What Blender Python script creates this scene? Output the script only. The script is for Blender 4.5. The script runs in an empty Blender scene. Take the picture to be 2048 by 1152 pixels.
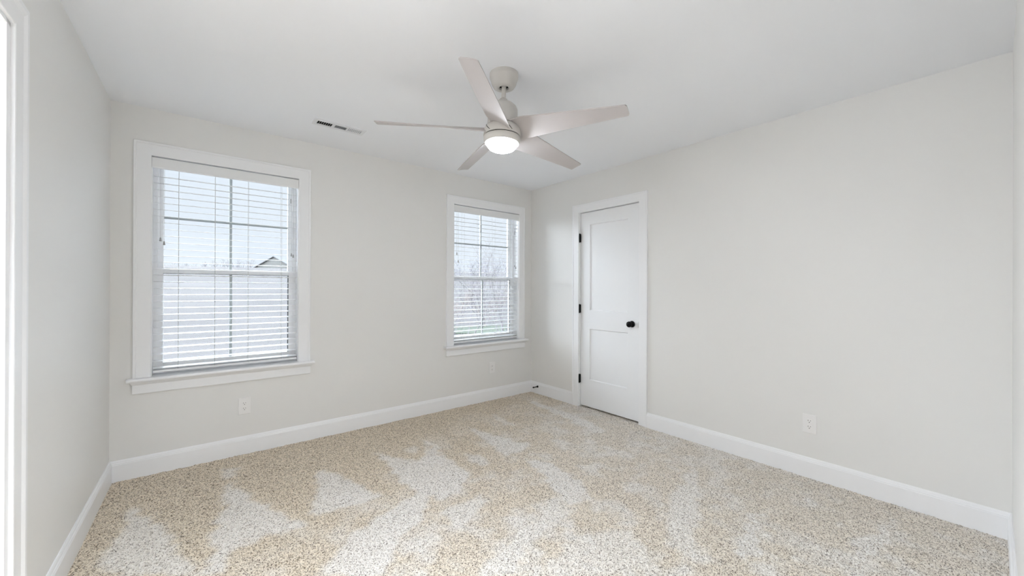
import bpy, bmesh, math, random
import numpy as np
from mathutils import Vector, Matrix, noise

S = bpy.context.scene
COL = S.collection
R = math.radians

# ------------------------------------------------------------------ room numbers (metres)
H = 2.44
XL, XR, YB, YN = -0.429, 3.171, 3.546, -0.058      # wall planes
DL = R(-0.871)                                      # the left wall runs a little out of square
T = 0.15                                            # wall thickness

# ------------------------------------------------------------------ camera
cam_d = bpy.data.cameras.new('camera')
cam = bpy.data.objects.new('camera', cam_d); COL.objects.link(cam)
cam_d.sensor_fit = 'HORIZONTAL'; cam_d.sensor_width = 36.0
cam_d.lens = 780.19 / 2048 * 36.0
cam_d.clip_start = 0.02; cam_d.clip_end = 500
yaw, pitch, roll = R(51.0254), R(0.0884), R(0.1946)
fw = Vector((math.cos(yaw)*math.cos(pitch), math.sin(yaw)*math.cos(pitch), math.sin(pitch)))
rt = Vector((math.sin(yaw), -math.cos(yaw), 0)); up = rt.cross(fw)
r2 = math.cos(roll)*rt + math.sin(roll)*up
u2 = -math.sin(roll)*rt + math.cos(roll)*up
M = Matrix((r2, u2, -fw)).transposed().to_4x4(); M.translation = Vector((0, 0, 1.2455))
cam.matrix_world = M
S.camera = cam

# ------------------------------------------------------------------ sky, lamps, exposure
SKY = 0.88
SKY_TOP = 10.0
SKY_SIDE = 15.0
FAN_LAMP = 82.0
HALL_NEAR = 74.0
HALL_LEFT = 125.0
HALL_SIDE_FILL = 34.0
w = bpy.data.worlds.new('overcast_sky'); S.world = w; w.use_nodes = True
nt = w.node_tree; nt.nodes.clear()
out = nt.nodes.new('ShaderNodeOutputWorld'); bg = nt.nodes.new('ShaderNodeBackground')
tc = nt.nodes.new('ShaderNodeTexCoord'); ns = nt.nodes.new('ShaderNodeTexNoise')
ns.inputs['Scale'].default_value = 2.2; ns.inputs['Detail'].default_value = 4
cr = nt.nodes.new('ShaderNodeValToRGB')
cr.color_ramp.elements[0].position = .3; cr.color_ramp.elements[0].color = (.80, .86, .96, 1)
cr.color_ramp.elements[1].position = .7; cr.color_ramp.elements[1].color = (.88, .92, 1, 1)
nt.links.new(tc.outputs['Generated'], ns.inputs['Vector']); nt.links.new(ns.outputs['Fac'], cr.inputs['Fac'])
# an overcast sky is several times brighter overhead than at the horizon
sx = nt.nodes.new('ShaderNodeSeparateXYZ'); nt.links.new(tc.outputs['Generated'], sx.inputs[0])
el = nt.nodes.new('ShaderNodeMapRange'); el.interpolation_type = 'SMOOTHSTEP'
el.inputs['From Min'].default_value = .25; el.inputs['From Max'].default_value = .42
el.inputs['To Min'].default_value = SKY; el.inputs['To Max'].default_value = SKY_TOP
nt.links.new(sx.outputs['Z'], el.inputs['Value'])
tint = nt.nodes.new('ShaderNodeMix'); tint.data_type = 'RGBA'
tf = nt.nodes.new('ShaderNodeMapRange'); tf.inputs['From Min'].default_value = .26; tf.inputs['From Max'].default_value = .5
nt.links.new(sx.outputs['Z'], tf.inputs['Value']); nt.links.new(tf.outputs[0], tint.inputs[0])
nt.links.new(cr.outputs['Color'], tint.inputs[6]); tint.inputs[7].default_value = (.80, .89, 1, 1)
# unseen west part of the sky, brightened to light the right wall and door
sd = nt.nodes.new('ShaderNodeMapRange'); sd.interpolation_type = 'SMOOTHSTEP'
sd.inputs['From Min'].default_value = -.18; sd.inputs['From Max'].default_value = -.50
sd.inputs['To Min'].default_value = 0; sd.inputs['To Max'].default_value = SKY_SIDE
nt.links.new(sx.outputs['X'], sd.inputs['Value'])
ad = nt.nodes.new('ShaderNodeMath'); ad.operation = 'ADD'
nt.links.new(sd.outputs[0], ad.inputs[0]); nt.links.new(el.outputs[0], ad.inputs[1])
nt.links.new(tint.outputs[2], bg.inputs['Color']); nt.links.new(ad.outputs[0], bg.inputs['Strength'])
nt.links.new(bg.outputs[0], out.inputs['Surface'])

def area(name, loc, target, sx, sy, energy, col=(1, 1, 1), portal=False):
    l = bpy.data.lights.new(name, 'AREA'); l.shape = 'RECTANGLE'; l.size = sx; l.size_y = sy
    l.energy = energy; l.color = col
    o = bpy.data.objects.new(name, l); COL.objects.link(o); o.location = loc
    o.rotation_euler = (Vector(target) - Vector(loc)).to_track_quat('-Z', 'Y').to_euler()
    if portal: l.cycles.is_portal = True
    return o
area('window_portal', (.2, YB+.2, 1.39), (.2, YB-1, 1.39), .95, 1.5, 1, portal=True)
area('window_portal', (2.53, YB+.2, 1.39), (2.53, YB-1, 1.39), .95, 1.5, 1, portal=True)
# unseen fill lights added in the hall to brighten the room through the doorways
area('hall_fill_light', (.15, -.95, 2.40), (.15, -.95, 0), .9, .9, HALL_NEAR, (.83, .91, 1))
area('hall_fill_light', (-1.10, 2.28, 2.40), (-1.10, 2.28, 0), .6, .6, HALL_LEFT, (.80, .89, 1))
# added fill panel in the hall, opposite the left doorway; no window there
area('hall_side_fill', (-1.70, 2.12, 1.40), (0, 1.75, 1.30), .9, 1.4, HALL_SIDE_FILL, (.84, .91, 1))
S.view_settings.view_transform = 'Standard'; S.view_settings.look = 'None'
S.view_settings.gamma = 1.0; S.view_settings.use_curve_mapping = False
S.view_settings.exposure = 0.40
S.cycles.use_denoising = True
S.cycles.max_bounces = 14; S.cycles.diffuse_bounces = 10
S.cycles.sample_clamp_indirect = 12

# ------------------------------------------------------------------ materials
def mat(name, col, rough=.6, spec=.3, bump=0, bscale=300, var=0, vscale=6, metal=0, trans=0):
    m = bpy.data.materials.new(name); m.use_nodes = True
    n = m.node_tree.nodes; L = m.node_tree.links
    b = n['Principled BSDF']
    b.inputs['Base Color'].default_value = (*col, 1); b.inputs['Roughness'].default_value = rough
    b.inputs['Specular IOR Level'].default_value = spec; b.inputs['Metallic'].default_value = metal
    if bump or var:
        t = n.new('ShaderNodeTexCoord')
    if bump:
        x = n.new('ShaderNodeTexNoise'); x.inputs['Scale'].default_value = bscale; x.inputs['Detail'].default_value = 3
        bp = n.new('ShaderNodeBump'); bp.inputs['Strength'].default_value = bump; bp.inputs['Distance'].default_value = .001
        L.new(t.outputs['Object'], x.inputs['Vector']); L.new(x.outputs['Fac'], bp.inputs['Height'])
        L.new(bp.outputs['Normal'], b.inputs['Normal'])
    if var:
        x = n.new('ShaderNodeTexNoise'); x.inputs['Scale'].default_value = vscale; x.inputs['Detail'].default_value = 4
        c = n.new('ShaderNodeValToRGB')
        lo = [max(0, v*(1-var)) for v in col]; hi = [min(1, v*(1+var)) for v in col]
        c.color_ramp.elements[0].position = .3; c.color_ramp.elements[0].color = (*lo, 1)
        c.color_ramp.elements[1].position = .7; c.color_ramp.elements[1].color = (*hi, 1)
        L.new(t.outputs['Object'], x.inputs['Vector']); L.new(x.outputs['Fac'], c.inputs['Fac'])
        L.new(c.outputs['Color'], b.inputs['Base Color'])
    if trans:
        tr = n.new('ShaderNodeBsdfTranslucent'); tr.inputs['Color'].default_value = (*col, 1)
        mx = n.new('ShaderNodeMixShader'); mx.inputs[0].default_value = trans
        L.new(b.outputs[0], mx.inputs[1]); L.new(tr.outputs[0], mx.inputs[2])
        L.new(mx.outputs[0], n['Material Output'].inputs['Surface'])
    return m

WALL = mat('wall_paint', (.78, .774, .757), .46, .5, .12, 420)
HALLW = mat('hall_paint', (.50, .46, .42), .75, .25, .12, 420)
CEIL = mat('ceiling_paint', (.86, .875, .905), .85, .15, .15, 260)
TRIM = mat('trim_paint', (.865, .869, .88), .32, .45, .04, 60)
DOORP = mat('door_paint', (.85, .857, .87), .38, .4, .04, 60)
VINYL = mat('window_vinyl', (.92, .92, .925), .35, .4, .02, 60)
GRILL = mat('grille_vinyl', (.56, .57, .57), .5, .3, .02, 60)
DARK_GREY = mat('dark_grey', (.13, .13, .135), .6, .3)
SLAT = mat('blind_slat', (.86, .865, .87), .35, .4, .03, 60, trans=.05)
CORD = mat('cord', (.62, .62, .60), .8, .2)
TASSEL = mat('tassel_plastic', (.42, .41, .40), .5, .3)
BLACK = mat('black_metal', (.004, .004, .004), .4, .15)
FANW = mat('fan_white', (.60, .58, .55), .42, .4, .02, 60)
BLADE = mat('fan_blade', (.50, .47, .465), .5, .3, .05, 40)
DARK = mat('dark_gap', (.012, .012, .011), .8, .1)
PLATE = mat('outlet_plate', (.84, .83, .82), .3, .4)
SLOT = mat('outlet_slot', (.16, .15, .14), .7, .2)
VENTW = mat('vent_white', (.76, .77, .79), .4, .4)
VENTG = mat('vent_grey', (.22, .23, .245), .6, .3)
CHROME = mat('steel', (.55, .54, .52), .3, .5, metal=1)

def emis(name, col, s):
    m = bpy.data.materials.new(name); m.use_nodes = True; n = m.node_tree.nodes; n.clear()
    o = n.new('ShaderNodeOutputMaterial'); e = n.new('ShaderNodeEmission')
    e.inputs[0].default_value = (*col, 1); e.inputs[1].default_value = s
    m.node_tree.links.new(e.outputs[0], o.inputs[0]); return m
LAMP = emis('lamp_glow', (.86, .925, 1), FAN_LAMP)

def glass():
    m = bpy.data.materials.new('window_glass'); m.use_nodes = True; n = m.node_tree.nodes; n.clear(); L = m.node_tree.links
    o = n.new('ShaderNodeOutputMaterial'); t = n.new('ShaderNodeBsdfTransparent'); t.inputs[0].default_value = (.93, .95, .95, 1)
    g = n.new('ShaderNodeBsdfGlossy'); g.inputs['Roughness'].default_value = .02
    fr = n.new('ShaderNodeFresnel'); fr.inputs['IOR'].default_value = 1.45
    mx = n.new('ShaderNodeMixShader')
    L.new(fr.outputs[0], mx.inputs[0]); L.new(t.outputs[0], mx.inputs[1]); L.new(g.outputs[0], mx.inputs[2]); L.new(mx.outputs[0], o.inputs[0])
    return m
GLASS = glass()

# ------------------------------------------------------------------ mesh helpers
def link(name, bm, m, parent=None, smooth=False, bevel=0, seg=2):
    me = bpy.data.meshes.new(name)
    bmesh.ops.recalc_face_normals(bm, faces=bm.faces)
    bm.to_mesh(me); bm.free()
    o = bpy.data.objects.new(name, me); COL.objects.link(o)
    for mm in (m if isinstance(m, (list, tuple)) else [m]): me.materials.append(mm)
    if parent is not None: o.parent = parent
    if smooth:
        for p in me.polygons: p.use_smooth = True
        mod = o.modifiers.new('smooth_edges', 'EDGE_SPLIT'); mod.split_angle = R(38)
    if bevel:
        b = o.modifiers.new('bevel', 'BEVEL'); b.width = bevel; b.segments = seg; b.limit_method = 'ANGLE'
    return o

def box(bm, x0, x1, y0, y1, z0, z1, mi=0):
    v = [bm.verts.new((x, y, z)) for z in (z0, z1) for x, y in ((x0, y0), (x1, y0), (x1, y1), (x0, y1))]
    for f in ((0, 3, 2, 1), (4, 5, 6, 7), (0, 1, 5, 4), (1, 2, 6, 5), (2, 3, 7, 6), (3, 0, 4, 7)):
        bm.faces.new([v[i] for i in f]).material_index = mi

def boxes(*bs):
    bm = bmesh.new()
    for b in bs: box(bm, *b)
    return bm

def sweep(bm, rings, closed=False, caps=True, mi=0):
    """rings: list of lists of points (same length, each a closed profile)"""
    vs = [[bm.verts.new(p) for p in r] for r in rings]
    n = len(vs[0]); m = len(vs)
    for i in range(m if closed else m-1):
        a, b = vs[i], vs[(i+1) % m]
        for j in range(n):
            bm.faces.new((a[j], a[(j+1) % n], b[(j+1) % n], b[j])).material_index = mi
    if caps and not closed:
        bm.faces.new(vs[0][::-1]).material_index = mi; bm.faces.new(vs[-1]).material_index = mi

def lathe(bm, prof, cx=0, cy=0, n=48, mi=0, axis='z', o=(0, 0, 0)):
    """prof: (r, h) pairs; axis of revolution through o"""
    rings = []
    for r, h in prof:
        ring = []
        for k in range(n):
            a = 2*math.pi*k/n; c, s = r*math.cos(a), r*math.sin(a)
            if axis == 'z': ring.append((cx+c, cy+s, h))
            elif axis == 'x': ring.append((o[0]+h, o[1]+c, o[2]+s))
            else: ring.append((o[0]+c, o[1]+h, o[2]+s))
        rings.append(ring)
    sweep(bm, rings, mi=mi)

def tube(bm, pts, rad, n=6, mi=0):
    pts = [Vector(p) for p in pts]; rings = []
    for i, p in enumerate(pts):
        d = (pts[min(i+1, len(pts)-1)] - pts[max(i-1, 0)]).normalized()
        a = d.cross(Vector((0, 0, 1)))
        if a.length < .05: a = d.cross(Vector((1, 0, 0)))
        a.normalize(); b = d.cross(a)
        r = rad[i] if isinstance(rad, (list, tuple)) else rad
        rings.append([p + r*(math.cos(2*math.pi*k/n)*a + math.sin(2*math.pi*k/n)*b) for k in range(n)])
    sweep(bm, rings, mi=mi)

def empty(name, loc=(0, 0, 0), rz=0):
    o = bpy.data.objects.new(name, None); COL.objects.link(o); o.location = loc; o.rotation_euler.z = rz
    o.empty_display_size = .1
    return o
def tag(o, label=None, cat=None, group=None, kind=None):
    if label: o['label'] = label
    if cat: o['category'] = cat
    if group: o['group'] = group
    if kind: o['kind'] = kind
    return o
def struct(o, label=None, cat=None):
    o['kind'] = 'structure'
    if label: o['label'] = label
    if cat: o['category'] = cat
    return o

# ------------------------------------------------------------------ shell
def wall(name, x0, x1, y0, y1, holes, axis, m, label, cat='wall', parent=None):
    """holes: (a0, a1, z0, z1) along axis ('x' or 'y')"""
    bm = bmesh.new()
    a0, a1 = (x0, x1) if axis == 'x' else (y0, y1)
    cur = a0
    def put(s0, s1, z0, z1):
        if s1-s0 < 1e-5 or z1-z0 < 1e-5: return
        if axis == 'x': box(bm, s0, s1, y0, y1, z0, z1)
        else: box(bm, x0, x1, s0, s1, z0, z1)
    for h in sorted(holes):
        put(cur, h[0], 0, H); put(h[0], h[1], 0, h[2]); put(h[0], h[1], h[3], H); cur = h[1]
    put(cur, a1, 0, H)
    o = link(name, bm, m)
    return struct(o, label, cat)

W1 = (-.235, .642); W2 = (2.084, 2.967); WZ = (.625, 2.165)       # window openings
DY = (2.0555, 2.7785); DZ = 2.055                                  # closet door opening
LY = (1.13, 1.905); LZ = 2.075                                     # doorway in the left wall
wall('wall_back', XL-.3, XR+T, YB, YB+T, [(W1[0], W1[1], *WZ), (W2[0], W2[1], *WZ)], 'x', WALL, 'pale greige window wall across the back of the room')
wall('wall_right', XR, XR+.12, YN-.12, YB, [(DY[0], DY[1], 0, DZ)], 'y', WALL, 'pale greige wall on the right that holds the closet door')
wall('wall_near', XL-.5, XR, YN-.12, YN, [(-.36, .48, 0, 2.05)], 'x', WALL, 'pale wall edge at the far right of the picture')
# left wall, built in a frame turned about the back left corner
LF = Matrix.Translation((XL, YB, 0)) @ Matrix.Rotation(DL, 4, 'Z') @ Matrix.Translation((-XL, -YB, 0))
wl = wall('wall_left', XL-.12, XL, YN-.1, YB, [(LY[0], LY[1], 0, LZ)], 'y', WALL, 'blank pale wall on the left that holds the cased doorway')
wl.matrix_world = LF

bm = bmesh.new(); box(bm, -2.2, XR+1.0, -2.1, YB+T, H, H+.12)
struct(link('ceiling', bm, CEIL), 'flat white painted ceiling', 'ceiling')

# hall beyond the two doorways (lights the room through them)
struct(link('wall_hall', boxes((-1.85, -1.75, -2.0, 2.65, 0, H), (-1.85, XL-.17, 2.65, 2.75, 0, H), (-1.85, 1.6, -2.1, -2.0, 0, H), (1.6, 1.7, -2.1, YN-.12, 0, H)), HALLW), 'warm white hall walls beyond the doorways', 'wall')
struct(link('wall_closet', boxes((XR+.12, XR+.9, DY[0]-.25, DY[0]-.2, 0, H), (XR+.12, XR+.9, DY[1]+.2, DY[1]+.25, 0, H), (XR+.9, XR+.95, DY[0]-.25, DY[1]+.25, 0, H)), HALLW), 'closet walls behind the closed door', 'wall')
struct(link('floor_hall', boxes((-1.75, XR+.9, -2.0, YB+T, -.12, -.03)), mat('subfloor', (.42, .37, .31), .8, .2, var=.1)), 'floor below the carpet', 'floor')

# ------------------------------------------------------------------ carpet
def carpet():
    st = .0052
    xs = np.arange(XL-.62, XR+.12, st); ys = np.arange(YN-.9, YB+.002, st)
    X, Y = np.meshgrid(xs, ys)
    rng = np.random.RandomState(3)
    ny, nx = X.shape
    # pile lean ("light" where the vacuum left it leaning away)
    def smooth(a, k):
        for _ in range(k):
            a = (a + np.roll(a, 1, 0) + np.roll(a, -1, 0) + np.roll(a, 1, 1) + np.roll(a, -1, 1))/5
        return a
    def lowfreq(cell, seed):
        r = np.random.RandomState(seed); gy, gx = int(ny*st/cell)+3, int(nx*st/cell)+3
        g = r.rand(gy, gx)
        fy = np.arange(ny)*st/cell; fx = np.arange(nx)*st/cell
        iy = fy.astype(int); ix = fx.astype(int); ty = fy-iy; tx = fx-ix
        ty = ty*ty*(3-2*ty); tx = tx*tx*(3-2*tx)
        a = g[iy][:, ix]; b = g[iy][:, ix+1]; c = g[iy+1][:, ix]; d = g[iy+1][:, ix+1]
        return (a*(1-tx)+b*tx)*(1-ty)[:, None] + (c*(1-tx)+d*tx)*ty[:, None]
    n1 = lowfreq(.16, 1); n2 = lowfreq(.07, 2); n3 = lowfreq(.035, 5)
    wx = X + (n2-.5)*.05 + (lowfreq(.03, 8)-.5)*.05; wy = Y + (lowfreq(.07, 7)-.5)*.05 + (n3-.5)*.05
    pile = np.zeros_like(X)
    def poly(pts, val):
        inside = np.zeros(X.shape, bool)
        for i in range(len(pts)):
            x0, y0 = pts[i]; x1, y1 = pts[(i+1) % len(pts)]
            if y0 == y1: continue
            c = (y0 > wy) != (y1 > wy)
            inside ^= c & (wx < (x1-x0)*(wy-y0)/(y1-y0)+x0)
        pile[inside] = np.maximum(pile[inside], val)
    for pts, val in MARKS: poly(pts, val)
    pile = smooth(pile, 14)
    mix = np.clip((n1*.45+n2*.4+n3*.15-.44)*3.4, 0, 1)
    # paler away from the windows and to the right: mixed pile, partly painted-in light
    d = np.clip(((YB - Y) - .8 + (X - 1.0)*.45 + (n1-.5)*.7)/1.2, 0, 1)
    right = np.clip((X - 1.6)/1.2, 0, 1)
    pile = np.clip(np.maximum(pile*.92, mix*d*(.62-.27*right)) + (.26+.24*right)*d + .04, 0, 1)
    z = (rng.rand(ny, nx)-.5)*.0075 + (n3-.5)*.005 - .003
    Xj = X + (rng.rand(ny, nx)-.5)*st*.7; Yj = Y + (rng.rand(ny, nx)-.5)*st*.7
    co = np.stack([Xj, Yj, z], -1).reshape(-1, 3).astype(np.float32)
    i = np.arange(ny*nx).reshape(ny, nx)
    q = np.stack([i[:-1, :-1], i[:-1, 1:], i[1:, 1:], i[1:, :-1]], -1).reshape(-1, 4)
    me = bpy.data.meshes.new('floor')
    me.vertices.add(len(co)); me.vertices.foreach_set('co', co.ravel())
    me.loops.add(q.size); me.loops.foreach_set('vertex_index', q.ravel().astype(np.int32))
    me.polygons.add(len(q)); me.polygons.foreach_set('loop_start', (np.arange(len(q))*4).astype(np.int32))
    me.update(calc_edges=True)
    at = me.attributes.new('pile', 'FLOAT', 'POINT'); at.data.foreach_set('value', pile.ravel().astype(np.float32))
    at = me.attributes.new('tuft', 'FLOAT', 'POINT'); at.data.foreach_set('value', rng.rand(ny*nx).astype(np.float32))
    m = bpy.data.materials.new('carpet'); m.use_nodes = True; n = m.node_tree.nodes; L = m.node_tree.links
    b = n['Principled BSDF']; b.inputs['Roughness'].default_value = .95; b.inputs['Specular IOR Level'].default_value = .1
    b.inputs['Sheen Weight'].default_value = .25
    tcn = n.new('ShaderNodeTexCoord')
    v = n.new('ShaderNodeTexVoronoi'); v.inputs['Scale'].default_value = 235
    nn = n.new('ShaderNodeTexNoise'); nn.inputs['Scale'].default_value = 150; nn.inputs['Detail'].default_value = 3
    L.new(tcn.outputs['Object'], v.inputs['Vector']); L.new(tcn.outputs['Object'], nn.inputs['Vector'])
    sep = n.new('ShaderNodeSeparateColor'); L.new(v.outputs['Color'], sep.inputs[0])
    a1 = n.new('ShaderNodeMath'); a1.operation = 'MULTIPLY_ADD'; a1.inputs[1].default_value = .62
    L.new(sep.outputs[0], a1.inputs[0])
    a2 = n.new('ShaderNodeMath'); a2.operation = 'MULTIPLY'; a2.inputs[1].default_value = .45
    L.new(nn.outputs['Fac'], a2.inputs[0]); L.new(a2.outputs[0], a1.inputs[2])
    def ramp(cols):
        r = n.new('ShaderNodeValToRGB'); r.color_ramp.elements.remove(r.color_ramp.elements[1])
        r.color_ramp.elements[0].position = cols[0][0]; r.color_ramp.elements[0].color = (*cols[0][1], 1)
        for p, c in cols[1:]:
            e = r.color_ramp.elements.new(p); e.color = (*c, 1)
        L.new(a1.outputs[0], r.inputs['Fac']); return r
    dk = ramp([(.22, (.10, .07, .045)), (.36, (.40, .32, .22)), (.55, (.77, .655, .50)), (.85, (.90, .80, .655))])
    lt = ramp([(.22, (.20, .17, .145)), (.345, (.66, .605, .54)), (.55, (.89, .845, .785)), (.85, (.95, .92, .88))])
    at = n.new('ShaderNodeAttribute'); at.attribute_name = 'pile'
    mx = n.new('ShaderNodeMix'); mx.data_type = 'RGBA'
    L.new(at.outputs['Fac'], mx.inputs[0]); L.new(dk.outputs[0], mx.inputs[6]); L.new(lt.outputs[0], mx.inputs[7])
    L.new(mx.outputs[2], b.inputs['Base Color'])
    bp = n.new('ShaderNodeBump'); bp.inputs['Strength'].default_value = .6; bp.inputs['Distance'].default_value = .004
    L.new(a1.outputs[0], bp.inputs['Height']); L.new(bp.outputs['Normal'], b.inputs['Normal'])
    me.materials.append(m)
    o = bpy.data.objects.new('floor', me); COL.objects.link(o)
    struct(o, 'beige flecked cut-pile carpet with pale vacuum triangles', 'carpet')
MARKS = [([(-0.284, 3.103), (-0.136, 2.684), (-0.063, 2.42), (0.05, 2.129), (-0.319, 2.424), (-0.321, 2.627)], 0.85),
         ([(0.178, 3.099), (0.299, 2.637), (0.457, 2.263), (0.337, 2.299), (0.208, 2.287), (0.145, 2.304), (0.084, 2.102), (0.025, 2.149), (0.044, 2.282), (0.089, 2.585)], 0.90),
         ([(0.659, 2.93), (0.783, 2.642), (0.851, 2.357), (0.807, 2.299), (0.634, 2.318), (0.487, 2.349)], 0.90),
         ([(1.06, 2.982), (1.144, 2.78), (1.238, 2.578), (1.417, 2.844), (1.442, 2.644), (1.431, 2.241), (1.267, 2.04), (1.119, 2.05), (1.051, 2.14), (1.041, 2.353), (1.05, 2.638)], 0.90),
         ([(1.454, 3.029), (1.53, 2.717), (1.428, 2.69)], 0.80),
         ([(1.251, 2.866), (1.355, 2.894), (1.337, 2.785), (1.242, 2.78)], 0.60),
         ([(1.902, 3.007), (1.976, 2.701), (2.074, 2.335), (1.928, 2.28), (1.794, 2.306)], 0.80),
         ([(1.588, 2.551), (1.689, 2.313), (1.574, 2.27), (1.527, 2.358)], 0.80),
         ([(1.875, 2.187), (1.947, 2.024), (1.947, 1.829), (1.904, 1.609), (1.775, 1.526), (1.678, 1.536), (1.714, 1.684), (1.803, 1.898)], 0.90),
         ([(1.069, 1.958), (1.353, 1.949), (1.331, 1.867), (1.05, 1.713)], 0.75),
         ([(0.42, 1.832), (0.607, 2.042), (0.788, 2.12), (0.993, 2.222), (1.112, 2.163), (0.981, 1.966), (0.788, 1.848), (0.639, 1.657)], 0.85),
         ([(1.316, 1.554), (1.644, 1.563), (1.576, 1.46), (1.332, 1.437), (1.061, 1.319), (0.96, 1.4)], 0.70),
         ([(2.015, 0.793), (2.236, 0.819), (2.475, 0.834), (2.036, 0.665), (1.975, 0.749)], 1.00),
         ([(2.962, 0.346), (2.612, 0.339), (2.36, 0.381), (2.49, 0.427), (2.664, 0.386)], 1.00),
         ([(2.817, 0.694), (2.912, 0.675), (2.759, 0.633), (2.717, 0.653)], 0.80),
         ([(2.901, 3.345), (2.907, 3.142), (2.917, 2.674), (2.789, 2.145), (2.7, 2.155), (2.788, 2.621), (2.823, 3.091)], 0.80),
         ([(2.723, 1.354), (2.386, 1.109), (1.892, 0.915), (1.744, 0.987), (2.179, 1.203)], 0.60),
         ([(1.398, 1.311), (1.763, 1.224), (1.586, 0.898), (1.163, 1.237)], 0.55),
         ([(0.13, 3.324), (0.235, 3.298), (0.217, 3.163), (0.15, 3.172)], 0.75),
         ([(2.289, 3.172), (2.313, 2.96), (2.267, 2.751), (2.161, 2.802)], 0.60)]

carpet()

# ------------------------------------------------------------------ trim profiles
# casing cross-section: (across, out); across 0 = inner edge
CAS = [(0, 0), (0, .010), (.003, .0115), (.058, .0125), (.066, .0165), (.071, .0185), (.086, .0185), (.09, .016), (.09, 0)]
CAS_FLAT = [(0, 0), (0, .0115), (.002, .013), (.073, .0135), (.076, .0165), (.0875, .0165), (.09, .0145), (.09, 0)]
def casing(bm, a0, a1, z0, z1, wdt, P, prof=CAS_FLAT):
    """three-sided casing round an opening a0..a1, top z1, from z0 up. P(a, out, z) -> point"""
    k = wdt/.09
    def ring(a, z, da, dz):
        return [P(a + da*u*k, o, z + dz*u*k) for u, o in prof]
    sweep(bm, [ring(a0, z0, -1, 0), ring(a0, z1, -1, 1), ring(a1, z1, 1, 1), ring(a1, z0, 1, 0)])

BAS = [(0, 0), (.0145, 0), (.0145, .108), (.0125, .1115), (.0125, .116), (.009, .121), (.0075, .128), (.004, .135), (0, .135)]
def base_run(bm, p0, p1, nrm, m0=0, m1=0):
    """baseboard from p0 to p1; nrm points into the room; m0/m1 mitre (shift along run per unit out)"""
    p0, p1, nrm = Vector(p0), Vector(p1), Vector(nrm); d = (p1-p0).normalized()
    sweep(bm, [[(p0.x+nrm.x*o+d.x*m0*o, p0.y+nrm.y*o+d.y*m0*o, z-.004) for o, z in BAS],
               [(p1.x+nrm.x*o-d.x*m1*o, p1.y+nrm.y*o-d.y*m1*o, z-.004) for o, z in BAS]])
CASL = (1.897, 2.025)
bm = bmesh.new(); base_run(bm, (XL, YB, 0), (XR, YB, 0), (0, -1, 0), 1, 1)
struct(link('baseboard_back', bm, TRIM), 'white baseboard under the two windows', 'baseboard')
bm = bmesh.new()
base_run(bm, (XR, YB, 0), (XR, 2.8675, 0), (-1, 0, 0), 1, 0); base_run(bm, (XR, 1.9695, 0), (XR, YN, 0), (-1, 0, 0), 0, 1)
struct(link('baseboard_right', bm, TRIM), 'white baseboard along the right wall either side of the closet door', 'baseboard')
bm = bmesh.new(); base_run(bm, (XL, YB, 0), (XL, 2.022, 0), (1, 0, 0), 1, 0)
o = struct(link('baseboard_left', bm, TRIM), 'white baseboard along the left wall', 'baseboard'); o.matrix_world = LF
bm = bmesh.new(); base_run(bm, (XR, YN, 0), (.58, YN, 0), (0, 1, 0), 1, 0)
struct(link('baseboard_near', bm, TRIM), 'white baseboard end in the lower right corner', 'baseboard')

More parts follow.
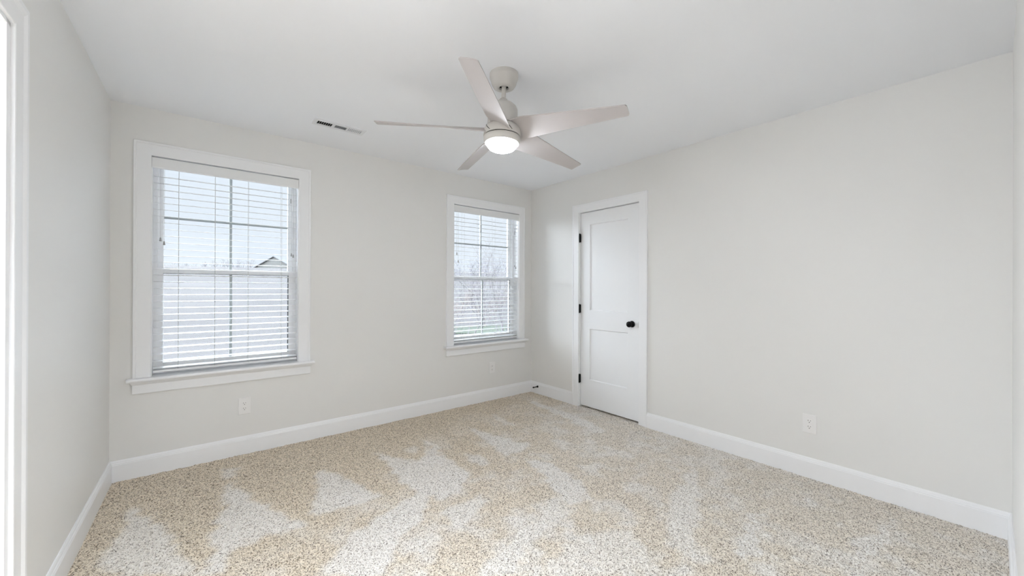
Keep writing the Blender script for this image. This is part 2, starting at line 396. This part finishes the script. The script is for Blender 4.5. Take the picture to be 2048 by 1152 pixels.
# ------------------------------------------------------------------ windows
def window(name, x0, x1, cl, cr_, label):
    root = struct(empty(name, ((x0+x1)/2, YB, .64)), label, 'window'); ox = (x0+x1)/2
    def part(n, bm, m, parent=None, **k):
        o = link(n, bm, m, **k)
        for v in o.data.vertices: v.co -= Vector((ox, YB, .64))
        o.parent = parent or root
        return o
    # casing: inner edge slightly back from the jamb
    bm = bmesh.new()
    k = .088
    casing(bm, x0, x1, .650, 2.126, k, lambda a, out, z: (a, YB-out, z))
    part('window_casing', bm, TRIM)
    # stool with bullnose and horns, apron with a cove under the stool
    bm = bmesh.new(); zt = .650; sp = [(0, -.022), (0, 0), (.05, 0), (.056, -.003), (.0585, -.011), (.056, -.019), (.05, -.022)]
    a, b = x0-k-.026, x1+k+.026
    sweep(bm, [[(a, YB-u, zt+z) for u, z in sp], [(b, YB-u, zt+z) for u, z in sp]])
    box(bm, x0, x1, YB, YB+.09, zt-.022, zt)
    part('window_stool', bm, TRIM)
    bm = bmesh.new(); ap = [(0, -.105), (.015, -.105), (.017, -.102), (.017, -.046), (.024, -.040), (.032, -.030), (.036, -.022), (0, -.022)]
    a, b = x0-k, x1+k
    def rg(x, s): return [(x + s*max(0, u-.017), YB-u, zt+z) for u, z in ap]
    sweep(bm, [rg(a, -.6), rg(b, .6)])
    part('window_apron', bm, TRIM)
    # jamb lining
    part('window_jamb', boxes((x0-.001, x0+.004, YB+.002, YB+.09, zt, 2.122), (x1-.004, x1+.001, YB+.002, YB+.09, zt, 2.122), (x0, x1, YB+.002, YB+.09, 2.126, 2.132), (x0, x1, YB+.0005, YB+.002, 2.126, 2.165)), TRIM)
    # vinyl frame
    f = .026; y0, y1 = YB+.088, YB+.165
    part('window_frame', boxes((x0, x0+f, y0, y1, .628, 2.164), (x1-f, x1, y0, y1, .628, 2.164), (x0+f, x1-f, y0, y1, 2.142, 2.164), (x0+f, x1-f, y0, y1, .628, .672)), VINYL)
    def sash(nm, z0, z1, yf, yb, st, rb, rt_, mz):
        a, b = x0+f-.002, x1-f+.002
        g0, g1 = a+st, b-st
        s = part(nm, boxes((a, g0, yf, yb, z0, z1), (g1, b, yf, yb, z0, z1), (g0, g1, yf, yb, z0, z0+rb), (g0, g1, yf, yb, z1-rt_, z1)), VINYL, bevel=.002)
        ym = (yf+yb)/2
        part('glass_pane', boxes((g0, g1, ym-.002, ym+.002, z0+rb, z1-rt_)), GLASS, s)
        c = (x0+x1)/2
        gr = [(c-.009, c+.009, ym+.004, ym+.011, z0+rb, z1-rt_)]
        if mz: gr.append((g0, g1, ym+.0035, ym+.0105, mz-.009, mz+.009))
        part('grille', boxes(*gr), GRILL, s)
        if nm == 'lower_sash': part('gasket_gap', boxes((g1-.006, g1, yf+.006, ym-.003, z0+rb, z1-rt_), (g0, g1, yf+.004, ym-.003, z1-rt_-.003, z1-rt_), (a-.0005, a+.0015, yf-.0008, yf+.01, z0, z1), (b-.0015, b+.0005, yf-.0008, yf+.01, z0, z1)), DARK_GREY, s)  # side strips are dark stand-ins for the shaded gap beside the sash
        return s
    lo = sash('lower_sash', .672, 1.383, YB+.092, YB+.122, .031, .052, .038, None)
    sash('upper_sash', 1.345, 2.145, YB+.128, YB+.158, .031, .036, .032, 1.741)
    for cx in (ox-.13, ox+.13):
        part('sash_lift', boxes((cx-.028, cx+.028, YB+.082, YB+.092, .700, .708)), VINYL, lo, bevel=.002)
    return root
window('window_1', W1[0], W1[1], 0, 0, 'white cased double-hung window nearer the left wall')
window('window_2', W2[0], W2[1], 0, 0, 'white cased double-hung window beside the back right corner')

# ------------------------------------------------------------------ blinds
def blind(x0, x1, label, tassels, gap):
    ox = (x0+x1)/2; root = empty('window_blind', (ox, YB+.04, .665))
    tag(root, label, 'blind', 'horizontal slat blinds in the windows')
    def part(n, bm, m, parent=None, **k):
        o = link(n, bm, m, **k)
        for v in o.data.vertices: v.co -= Vector((ox, YB+.04, .665))
        o.parent = parent or root
        return o
    # valance board with a small rounded face
    bm = bmesh.new(); vp = [(.006, 2.048), (-.006, 2.050), (-.0085, 2.056), (-.0085, 2.113), (-.006, 2.119), (.006, 2.1195)]
    sweep(bm, [[(x0+.0025, YB+u, z) for u, z in vp], [(x1-.0025, YB+u, z) for u, z in vp]])
    part('valance', bm, SLAT)
    part('headrail', boxes((x0+.006, x1-.006, YB+.012, YB+.066, 2.072, 2.113)), VINYL)
    # slats, all in one mesh, tilted a little
    yc = YB+.040; tilt = R(6); bm = bmesh.new(); z = 2.002
    zs = []
    while z > .695: zs.append(z); z -= .0449
    rnd = random.Random(4)
    for z in zs:
        c, s = math.cos(tilt), math.sin(tilt); prof = []
        for u in (-.025, -.012, 0, .012, .025):
            prof.append((u, .0011*(1-(u/.025)**2)+.0013))
        for u in (.025, .012, 0, -.012, -.025):
            prof.append((u, .0011*(1-(u/.025)**2)-.0013))
        dz = rnd.uniform(-.001, .001)
        ra = [(x0+.008, yc+u*c-v*s, z+u*s+v*c+dz) for u, v in prof]
        rb = [(x1-.008, yc+u*c-v*s, z+u*s+v*c-dz*.5) for u, v in prof]
        sweep(bm, [ra, rb])
    part('slats', bm, SLAT)
    bm = bmesh.new(); box(bm, x0+.008, x1-.008, yc-.026, yc+.026, .668, .684)
    part('bottom_rail', bm, SLAT, bevel=.004)
    w_ = x1-x0
    for fx in (.157, .388, .618, .868):
        x = x0+w_*fx; bm = bmesh.new()
        for yy in (yc-.0275, yc+.0275):
            tube(bm, [(x, yy, .68), (x, yy, 2.075)], .0009, 4)
        for z in zs: tube(bm, [(x, yc-.0275, z-.0042), (x, yc+.0275, z+.0031)], .0006, 4)
        part('ladder_cord', bm, CORD)
    for (px, zb, yo) in tassels:
        bm = bmesh.new(); tube(bm, [(px, yc-.036-yo, zb+.02), (px, yc-.036-yo, 2.05)], .0010, 5)
        c = part('pull_cord', bm, CORD)
        bm = bmesh.new(); lathe(bm, [(.0015, zb+.024), (.004, zb+.021), (.0052, zb+.008), (.0068, zb), (.005, zb-.002)], px, yc-.036-yo, 12)
        part('tassel', bm, TASSEL, c, smooth=True)
    # cord cleat on the right-hand end
    x = x1-.055; bm = boxes((x-.003, x+.003, yc-.034, yc-.030, gap-.018, gap+.018), (x-.003, x+.003, yc-.040, yc-.030, gap-.018, gap-.013), (x-.003, x+.003, yc-.040, yc-.030, gap+.013, gap+.018))
    part('cord_stop', bm, TASSEL, bevel=.001)
    return root
blind(W1[0], W1[1], 'white slat blind in the larger-looking left window, nearer the left wall', [(-.190, 1.56, 0), (-.171, 1.535, .004), (.592, 1.50, 0), (.604, 1.49, .004)], 1.94)
blind(W2[0], W2[1], 'white slat blind in the window beside the back right corner', [(2.125, 1.60, 0), (2.14, 1.52, .004), (2.91, 1.50, 0), (2.925, 1.48, .004)], 1.90)

# ------------------------------------------------------------------ closet door
def closet_door():
    root = struct(empty('door_1', (XR, (DY[0]+DY[1])/2, 0)), 'white two-panel closet door with black hardware', 'door')
    O = Vector((XR, (DY[0]+DY[1])/2, 0))
    def part(n, bm, m, parent=None, **k):
        o = link(n, bm, m, **k)
        for v in o.data.vertices: v.co -= O
        o.parent = parent or root
        return o
    bm = bmesh.new()
    casing(bm, DY[0]-.001, DY[1]+.001, -.004, DZ-.004, .087, lambda a, out, z: (XR-out, a, z))
    part('door_casing', bm, TRIM)
    j = .004
    part('door_jamb', boxes((XR+.0005, XR+.12, DY[1]-j, DY[1]+.002, 0, DZ), (XR+.0005, XR+.12, DY[0]-.002, DY[0]+j, 0, DZ), (XR+.0005, XR+.12, DY[0], DY[1], DZ-j, DZ+.002),
                            (XR+.045, XR+.06, DY[1]-j-.012, DY[1]-j, 0, DZ), (XR+.045, XR+.06, DY[0]+j, DY[0]+j+.012, 0, DZ), (XR+.045, XR+.06, DY[0], DY[1], DZ-j-.012, DZ-j)), TRIM)
    # slab: stiles and rails round two recessed flat panels with sloped edges
    y0, y1, z0, z1 = DY[0]+.0070, DY[1]-.0080, .016, 2.0462
    xf = XR+.017; xb = xf+.035
    P = [(2.19, 2.652, 1.022, 1.918), (2.19, 2.652, .297, .829)]
    bm = bmesh.new()
    ycuts = [y0, P[0][0], P[0][1], y1]; zc = [z0, P[1][2], P[1][3], P[0][2], P[0][3], z1]
    for sx in (xf, xb):
        for i in range(3):
            for j2 in range(5):
                a, b, c, d = ycuts[i], ycuts[i+1], zc[j2], zc[j2+1]
                if i == 1 and j2 in (1, 3):
                    dp = .0105 if sx == xf else -.0105; e = .0075
                    o4 = [(sx, a, c), (sx, b, c), (sx, b, d), (sx, a, d)]
                    i4 = [(sx+dp, a+e, c+e), (sx+dp, b-e, c+e), (sx+dp, b-e, d-e), (sx+dp, a+e, d-e)]
                    vo = [bm.verts.new(p) for p in o4]; vi = [bm.verts.new(p) for p in i4]
                    for k in range(4): bm.faces.new((vo[k], vo[(k+1) % 4], vi[(k+1) % 4], vi[k]))
                    bm.faces.new(vi)
                else:
                    bm.faces.new([bm.verts.new(p) for p in ((sx, a, c), (sx, b, c), (sx, b, d), (sx, a, d))])
    for q in (((xf, y0, z0), (xb, y0, z0), (xb, y0, z1), (xf, y0, z1)), ((xf, y1, z0), (xb, y1, z0), (xb, y1, z1), (xf, y1, z1)),
              ((xf, y0, z0), (xb, y0, z0), (xb, y1, z0), (xf, y1, z0)), ((xf, y0, z1), (xb, y0, z1), (xb, y1, z1), (xf, y1, z1))):
        bm.faces.new([bm.verts.new(p) for p in q])
    bmesh.ops.remove_doubles(bm, verts=bm.verts, dist=1e-5)
    slab = part('door_slab', bm, DOORP)
    for z in (1.785, 1.036, .295):
        bm = bmesh.new(); yk = DY[1]-.006
        lathe(bm, [(.001, z-.049), (.0045, z-.047), (.0062, z-.044), (.0062, z+.044), (.0045, z+.047), (.001, z+.049)], XR-.004, yk, 14)
        box(bm, XR-.002, XR+.014, yk-.005, yk+.002, z-.044, z+.044)
        part('hinge', bm, BLACK, smooth=True)
    # knob
    yk, zk = 2.142, .915
    bm = bmesh.new()
    lathe(bm, [(.031, 0), (.031, -.004), (.027, -.008), (.012, -.010), (.0105, -.026), (.018, -.031), (.026, -.038), (.0285, -.048), (.026, -.057), (.017, -.063), (.004, -.065)], axis='x', o=(xf, yk, zk), n=32)
    part('door_knob', bm, BLACK, slab, smooth=True)
    part('latch_plate', boxes((XR-.001, XR+.020, DY[0]+.0032, DY[0]+.0074, zk-.028, zk+.028)), BLACK)
closet_door()

# ------------------------------------------------------------------ cased doorway in the left wall
def left_door():
    root = struct(empty('door_2', (0, 0, 0)), 'white cased doorway at the left edge', 'doorway')
    bm = bmesh.new()
    lc = 1.929
    casing(bm, LY[0]-.026, lc, -.004, 2.068, .093, lambda a, out, z: (XL+out, a, z), CAS)
    link('door_casing', bm, TRIM, root)
    x0, x1 = XL-.12, XL-.0005
    link('door_jamb', boxes((x0, x1+.001, LY[1]-.006, lc+.01, 0, LZ), (x0, x1, LY[0]-.004, LY[0]+.014, 0, LZ), (x0, x1+.001, LY[0], lc, LZ-.02, LZ+.002),
                            (x0+.03, x0+.055, LY[1]-.018, LY[1]-.006, 0, LZ-.02)), TRIM, root)
    root.matrix_world = LF
left_door()

# ------------------------------------------------------------------ ceiling fan
FX, FY = 1.3285, 1.7195
def fan():
    root = empty('ceiling_fan', (FX, FY, H))
    tag(root, 'white five-blade ceiling fan with a lit round lamp', 'ceiling fan')
    def part(n, bm, m, parent=None, hang=True, **k):
        # everything below the hanger ball leans about 2.5 degrees, as the real fan does
        if hang and n not in ('canopy', 'canopy_opening', 'blade'):
            for v in bm.verts:
                dx, dy, dz = v.co.x-FX, v.co.y-FY, v.co.z-2.38
                v.co = Vector((FX+dx+.0441*dz, FY+dy+.0056*dz, v.co.z-.0441*dx-.0056*dy))
        o = link(n, bm, m, **k)
        for v in o.data.vertices: v.co -= Vector((FX, FY, H))
        o.parent = parent or root
        return o
    bm = bmesh.new(); lathe(bm, [(.079, 2.44), (.080, 2.423), (.0785, 2.414), (.0765, 2.412), (.068, 2.382), (.058, 2.366), (.046, 2.361), (.030, 2.360), (.027, 2.362), (.027, 2.40), (.001, 2.40)], FX, FY, 64)
    can = part('canopy', bm, FANW, smooth=True)
    bm = bmesh.new(); lathe(bm, [(.0262, 2.372), (.0262, 2.398), (.001, 2.398)], FX, FY, 32); lathe(bm, [(.001, 2.3725), (.0262, 2.3725)], FX, FY, 32)
    part('canopy_opening', bm, DARK, can)
    bm = bmesh.new(); lathe(bm, [(.001, 2.392), (.012, 2.389), (.018, 2.38), (.016, 2.372), (.012, 2.366)], FX, FY, 24)
    part('hanger_ball', bm, CHROME, smooth=True)
    bm = bmesh.new(); lathe(bm, [(.0125, 2.385), (.0125, 2.27), (.0128, 2.27)], FX, FY, 32)
    part('downrod', bm, FANW, smooth=True)
    bm = bmesh.new(); lathe(bm, [(.013, 2.302), (.020, 2.298), (.024, 2.292), (.025, 2.280), (.031, 2.277), (.060, 2.266), (.075, 2.252), (.0815, 2.236), (.083, 2.20), (.083, 2.158), (.078, 2.15), (.001, 2.15)], FX, FY, 64)
    part('motor_housing', bm, FANW, smooth=True)
    bm = bmesh.new(); lathe(bm, [(.001, 2.149), (.074, 2.149), (.074, 2.144), (.086, 2.1435), (.094, 2.138), (.1, 2.125), (.103, 2.10), (.103, 2.088), (.098, 2.0865), (.001, 2.0865)], FX, FY, 64)
    hub = part('rotor_hub', bm, FANW, smooth=True)
    bm = bmesh.new(); lathe(bm, [(.0975, 2.087), (.0975, 2.081)], FX, FY, 64)
    lathe(bm, [(.075, 2.152), (.078, 2.152), (.078, 2.143), (.075, 2.143)], FX, FY, 64)
    part('shadow_gap', bm, DARK, hub)
    bm = bmesh.new(); lathe(bm, [(.001, 2.0815), (.1015, 2.0815), (.1025, 2.078), (.1010, 2.060), (.094, 2.047), (.0835, 2.045), (.083, 2.052), (.001, 2.052)], FX, FY, 64)
    part('lamp_ring', bm, FANW, smooth=True)
    bm = bmesh.new(); lathe(bm, [(.0825, 2.049), (.0820, 2.041), (.0785, 2.030), (.069, 2.020), (.052, 2.012), (.029, 2.008), (.001, 2.007)], FX, FY, 64)
    part('lamp_diffuser', bm, LAMP, smooth=True)['label'] = 'glowing round lamp'
    # blades: twist flattens towards the tip
    th0, RT, z1, z2 = .0886, .685, 2.1146, 2.0977
    BX, BY = 1.3268, 1.7277
    for k in range(5):
        t = th0 + k*R(72); d = Vector((math.cos(t), math.sin(t), 0)); nrm = Vector((-math.sin(t), math.cos(t), 0))
        rings = []; NS = 28
        for i in range(NS+1):
            s = i/NS; r = .070 + (RT-.070)*s
            width = .150*(1-s)**1.0 + .081*s
            if s < .12: width *= .80+.20*(s/.12)
            pit = R(29.5)*(1-s) + R(12.2)*s
            zmid = 2.124*(1-s) + .5*(z1+z2)*s
            # rounded tip corners
            cut = 0
            tt = (RT - r)
            tilt = (-.0441*d.x - .0056*d.y)*r
            ring = []
            NW = 8; th = .0028
            pts = []
            for j in range(NW+1):
                u = (j/NW-.5)*width; camb = .006*(1-(2*u/width)**2)*(1-.6*s)
                pts.append((u, camb))
            def P3(u, v):
                rr = r
                e = abs(u)/(width/2)
                if i == NS and e > .9: rr -= .006
                return Vector((BX, BY, zmid+tilt)) + d*rr + nrm*(u*math.cos(pit)) + Vector((0, 0, -u*math.sin(pit)+v))
            ring = [P3(u, v+th) for u, v in pts] + [P3(u, v-th) for u, v in pts[::-1]]
            rings.append(ring)
        bm = bmesh.new(); sweep(bm, rings)
        part('blade', bm, BLADE, smooth=True)
    # curved slots beside the blade roots
    for k in range(5):
        t = th0 + k*R(72) + R(17); bm = bmesh.new(); pts = []
        for i in range(9):
            a = t + R(3.2)*i; z = 2.137 - .0052*i
            rr = .0945 + .0085*min(1, i/4); pts.append((FX+rr*math.cos(a), FY+rr*math.sin(a), z))
        tube(bm, pts, .0015, 6); part('hub_slot', bm, DARK, hub)
fan()

# ------------------------------------------------------------------ ceiling register
def vent():
    x0, x1, y0, y1 = .645, .999, 2.995, 3.108
    root = empty('ceiling_vent', ((x0+x1)/2, (y0+y1)/2, H))
    tag(root, 'white rectangular air register in the ceiling above the left window', 'vent')
    O = Vector(((x0+x1)/2, (y0+y1)/2, H))
    def part(n, bm, m, parent=None, **k):
        o = link(n, bm, m, **k)
        for v in o.data.vertices: v.co -= O
        o.parent = parent or root
        return o
    zt, zb = H, H-.006
    a, b = .668, .978; c, d = 3.022, 3.082
    part('vent_frame', boxes((x0, a, y0, y1, zb, zt), (b, x1, y0, y1, zb, zt), (a, b, y0, c, zb, zt), (a, b, d, y1, zb, zt), (.768, .787, c, d, zb, zt), (.868, .880, c, d, zb, zt)), VENTW)
    part('duct_opening', boxes((a, .768, c, d, H-.0012, H)), DARK)
    part('duct_back', boxes((.787, b, c, d, H-.0012, H)), VENTG)
    for i in range(8):
        x = a + .1*i/7.0
        bm = bmesh.new(); sweep(bm, [[(x-.0008, y, zb+.0002), (x+.0008, y, zb+.0002), (x+.0032, y, zt-.0013), (x+.0018, y, zt-.0013)] for y in (c, d)])
        part('louvre', bm, VENTW)
    for i in range(9):
        x = .881 + .096*i/8.0
        bm = bmesh.new(); sweep(bm, [[(x-.0006, y, zb+.0002), (x+.0012, y, zb+.0002), (x-.0022, y, zt-.0013), (x-.0040, y, zt-.0013)] for y in (c, d)])
        part('louvre', bm, VENTW)
    for i in range(5):
        y = c+.006+.012*i
        bm = bmesh.new(); sweep(bm, [[(x, y-.004, zb+.0006), (x, y-.0025, zb+.0003), (x, y+.006, zt-.002), (x, y+.0045, zt-.0018)] for x in (.787, .868)])
        part('louvre', bm, VENTW)
vent()

# ------------------------------------------------------------------ outlets
def outlet(loc, rz, label):
    """plate faces local -Y"""
    root = empty('wall_outlet', loc, rz); tag(root, label, 'outlet', 'white wall outlets low on the walls')
    bm = bmesh.new()
    a, h = .0395, .0625
    def rr(hx, hz, y, rad=.004, n=4):
        o = []
        for cx, cz, s in ((hx-rad, hz-rad, 0), (-hx+rad, hz-rad, 1), (-hx+rad, -hz+rad, 2), (hx-rad, -hz+rad, 3)):
            for k in range(n+1):
                t = R(90*s+90*k/n); o.append((cx+rad*math.cos(t), y, cz+rad*math.sin(t)))
        return o
    sweep(bm, [rr(a, h, 0), rr(a, h, -.003), rr(a-.004, h-.004, -.0058)])
    link('cover_plate', bm, PLATE, root)
    for z in (.0195, -.0195):
        bm = bmesh.new(); sweep(bm, [rr(.0165, .0145, -.0055, .009, 6), rr(.0165, .0145, -.0085, .009, 6)])
        r = link('receptacle', bm, PLATE, root)
        bm = boxes((-.0077, -.0052, -.0092, -.0084, z*0+.0005, .0085), (.0052, .0077, -.0092, -.0084, .0015, .0078))
        lathe(bm, [(.0028, -.0092), (.0028, -.0084)], axis='y', o=(0, 0, -.007), n=12)
        s = link('slot', bm, SLOT, r)
        r.location = (0, 0, z)
    bm = bmesh.new(); lathe(bm, [(.003, -.0056), (.003, -.0066), (.001, -.0068)], axis='y', n=12)
    link('screw', bm, PLATE, root)
outlet((.284, YB, .357), 0, 'white outlet in the wall below the left window')
outlet((2.583, YB, .357), 0, 'white outlet in the wall below the right window')
outlet((XR, .770, .353), R(-90), 'white outlet on the blank right wall past the closet door')

# ------------------------------------------------------------------ door stop
root = empty('door_stop', (XR-.0145, 3.41, .083)); tag(root, 'small black peg door stop on the baseboard in the back right corner', 'door stop')
bm = bmesh.new(); lathe(bm, [(.013, 0), (.013, -.006), (.009, -.009), (.006, -.014), (.0048, -.060), (.001, -.060)], axis='x', n=20)
link('post', bm, BLACK, root, smooth=True)
bm = bmesh.new(); lathe(bm, [(.0048, -.060), (.0085, -.060), (.0088, -.074), (.006, -.077), (.001, -.077)], axis='x', n=20)
link('bumper', bm, mat('black_rubber', (.02, .02, .02), .8, .2), root, smooth=True)

# ------------------------------------------------------------------ outside
FIELD = mat('winter_field', (0.0376, 0.0342, 0.0336), .95, .1, var=.2, vscale=.12)
LAWN = mat('pale_lawn', (0.0309, 0.0356, 0.0269), .95, .1, var=.15, vscale=1.5)
ROAD = mat('concrete_drive', (0.0418, 0.0418, 0.043), .9, .2, var=.05, vscale=1)
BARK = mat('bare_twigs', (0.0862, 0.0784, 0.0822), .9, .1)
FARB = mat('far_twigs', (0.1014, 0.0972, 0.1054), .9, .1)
BRUSH = mat('dry_brush', (0.1102, 0.0917, 0.084), .95, .1, var=.2, vscale=2)
ROOF = mat('shingle_roof', (0.0785, 0.0773, 0.0785), .9, .1, var=.08, vscale=1)
SIDING = mat('tan_siding', (0.0612, 0.0598, 0.0557), .8, .2)
fh = Vector((math.cos(yaw), math.sin(yaw), 0))
def place(lateral, depth): return fh*depth + rt*lateral
def ground_z(x, y):
    d = max(0.0, math.hypot(x, y) - 20)
    u = min(1, d/80)
    z = -.55 + 6.3*u**1.15
    if d > 80: z -= (d-80)*.10
    return z + .15*noise.noise(Vector((x*.08, y*.08, 0)))*min(1, d/10)
def ground():
    bm = bmesh.new(); rows = []
    rs = [4.2*(1.09**i) for i in range(44)]
    for r in rs:
        rows.append([bm.verts.new((r*math.cos(R(a)), r*math.sin(R(a)), ground_z(r*math.cos(R(a)), r*math.sin(R(a))))) for a in range(10, 141, 2)])
    for a, b in zip(rows, rows[1:]):
        for j in range(len(a)-1): bm.faces.new((a[j], a[j+1], b[j+1], b[j]))
    for v in bm.verts:
        pass
    o = link('field', bm, FIELD, smooth=False)
    struct(o, 'pale winter field rising to the tree line outside the windows', 'field')
    bm = bmesh.new()
    def strip(bm, pts, w_, dz):
        vs = []
        for i, p in enumerate(pts):
            d = (Vector(pts[min(i+1, len(pts)-1)]) - Vector(pts[max(0, i-1)])).normalized(); n_ = Vector((-d.y, d.x))
            row = []
            for s in (-1, -.33, .33, 1):
                q = Vector(p)+n_*w_*s; row.append((q.x, q.y, ground_z(q.x, q.y)+dz))
            vs.append([bm.verts.new(q) for q in row] + [bm.verts.new((x, y, z-.25)) for x, y, z in row[::-1]])
        for a, b in zip(vs, vs[1:]):
            for j in range(8): bm.faces.new((a[j], a[(j+1) % 8], b[(j+1) % 8], b[j]))
        bm.faces.new(vs[0]); bm.faces.new(vs[-1][::-1])
    def arc(r, a0, a1, st=3): return [(r*math.cos(R(a)), r*math.sin(R(a))) for a in range(a0, a1, st)]
    strip(bm, arc(13.5, 30, 75), 1.3, .03)
    struct(link('driveway', bm, ROAD), 'pale concrete drive outside the right window', 'driveway')
    bm = bmesh.new(); strip(bm, arc(17.0, 30, 72), 1.5, .04)
    struct(link('lawn', bm, LAWN), 'strip of green lawn outside the right window', 'lawn')

ground()

def tree_mesh(seed, h, stems, spread, levels, r0, sides=4, density=3):
    rnd = random.Random(seed); bm = bmesh.new()
    def branch(p, d, ln, r, lv):
        pts = [p]; q = p.copy(); dd = d.copy(); n_ = 4
        for i in range(n_):
            dd = (dd + Vector((rnd.uniform(-.18, .18), rnd.uniform(-.18, .18), rnd.uniform(-.02, .14)))).normalized()
            q = q + dd*ln/n_; pts.append(q.copy())
        tube(bm, pts, [r*(1-.14*i) for i in range(n_+1)], sides if lv > 1 else 3)
        if lv == 0: return
        for k in range(density + (lv > 1)):
            t = rnd.uniform(.3, 1); i = min(n_-1, int(t*n_)); b = pts[i].lerp(pts[i+1], t*n_-i)
            ax = Vector((rnd.uniform(-1, 1), rnd.uniform(-1, 1), rnd.uniform(-.1, .7))).normalized()
            branch(b, (dd*.75+ax*.75).normalized(), ln*rnd.uniform(.45, .7), max(.0028, r*.5), lv-1)
    for s in range(stems):
        a = 2*math.pi*s/max(1, stems)+rnd.uniform(-.4, .4)
        d = Vector((math.cos(a)*spread, math.sin(a)*spread, 1)).normalized()
        branch(Vector((math.cos(a)*.06*(stems > 1), math.sin(a)*.06*(stems > 1), -.15)), d, h*.55, r0, levels)
    return bm
def tree(mesh, loc, rz, sc, label, cat, group, name):
    o = bpy.data.objects.new(name, mesh); COL.objects.link(o); o.location = loc; o.rotation_euler.z = rz; o.scale = (sc, sc, sc)
    tag(o, label, cat, group)
def to_mesh(bm, name, m):
    me = bpy.data.meshes.new(name); bm.to_mesh(me); bm.free(); me.materials.append(m); return me
near = [to_mesh(tree_mesh(11+i, 3.9, 4, .34, 3, .024), 'bare_tree', BARK) for i in range(3)]
for i, (px, dep, sc, lab) in enumerate(((925, 11.0, .76, 'bare multi-stem tree at the left side of the right window view'),
                                  (966, 18.0, 1.12, 'bare multi-stem tree behind the middle of the right window'),
                                  (1006, 14.6, .95, 'bare multi-stem tree leaning at the right side of the right window view'))):
    p = place((px-1024)/780*dep, dep); p.z = ground_z(p.x, p.y)
    tree(near[i], p, i*1.3, sc, lab, 'tree', 'bare trees outside the right window', 'bare_tree')
rnd = random.Random(5)
br = [to_mesh(tree_mesh(40+i, 1.6, 8, .55, 2, .013, 3, 4), 'dry_shrub', BRUSH) for i in range(2)]
for i in range(8):
    px = 898 + 132*(i+.5)/8; dep = 21.0 + (i % 4)*4.4
    p = place((px-1024)/780*dep, dep); p.z = ground_z(p.x, p.y)
    tree(br[i % 2], p, rnd.uniform(0, 6), rnd.uniform(.8, 1.0), 'dry brown shrub in the thicket behind the lawn, seen through the right window', 'shrub', 'dry shrubs beyond the lawn', 'dry_shrub')
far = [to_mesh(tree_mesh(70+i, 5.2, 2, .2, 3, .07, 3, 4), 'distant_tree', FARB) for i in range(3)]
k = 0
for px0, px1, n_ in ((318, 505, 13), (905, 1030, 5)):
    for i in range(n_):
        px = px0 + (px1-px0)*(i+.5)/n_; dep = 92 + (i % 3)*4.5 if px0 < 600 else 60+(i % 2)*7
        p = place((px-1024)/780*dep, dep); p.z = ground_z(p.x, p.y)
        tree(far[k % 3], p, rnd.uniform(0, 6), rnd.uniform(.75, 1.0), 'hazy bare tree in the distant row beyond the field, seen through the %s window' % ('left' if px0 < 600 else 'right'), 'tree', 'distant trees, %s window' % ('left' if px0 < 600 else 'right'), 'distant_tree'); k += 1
# distant gable roof house
dep = 104; p = place((548-1024)/780*dep, dep); gz = ground_z(p.x, p.y)
hs = empty('house', (p.x, p.y, gz), yaw-math.pi/2); tag(hs, 'distant house with a grey gable roof, seen through the left window', 'house')
ez, az, hw, ln_ = 6.6-gz, 9.75-gz, 5.6, 12
bm = bmesh.new(); sweep(bm, [[(-hw+.4, y, -.5), (hw-.4, y, -.5), (hw-.4, y, ez), (0, y, az-.25), (-hw+.4, y, ez)] for y in (0, ln_)])
wb = link('wall', bm, SIDING, hs)
bm = bmesh.new(); sweep(bm, [[(-hw, y, ez-.1), (0, y, az), (hw, y, ez-.1), (hw, y, ez-.3), (0, y, az-.22), (-hw, y, ez-.3)] for y in (-.4, ln_+.4)])
link('roof', bm, ROOF, hs)
link('window', boxes((-1.2, -.2, -.06, .02, ez-2.2, ez-.7), (.4, 1.4, -.06, .02, ez-2.2, ez-.7)), DARK_GREY, hs)
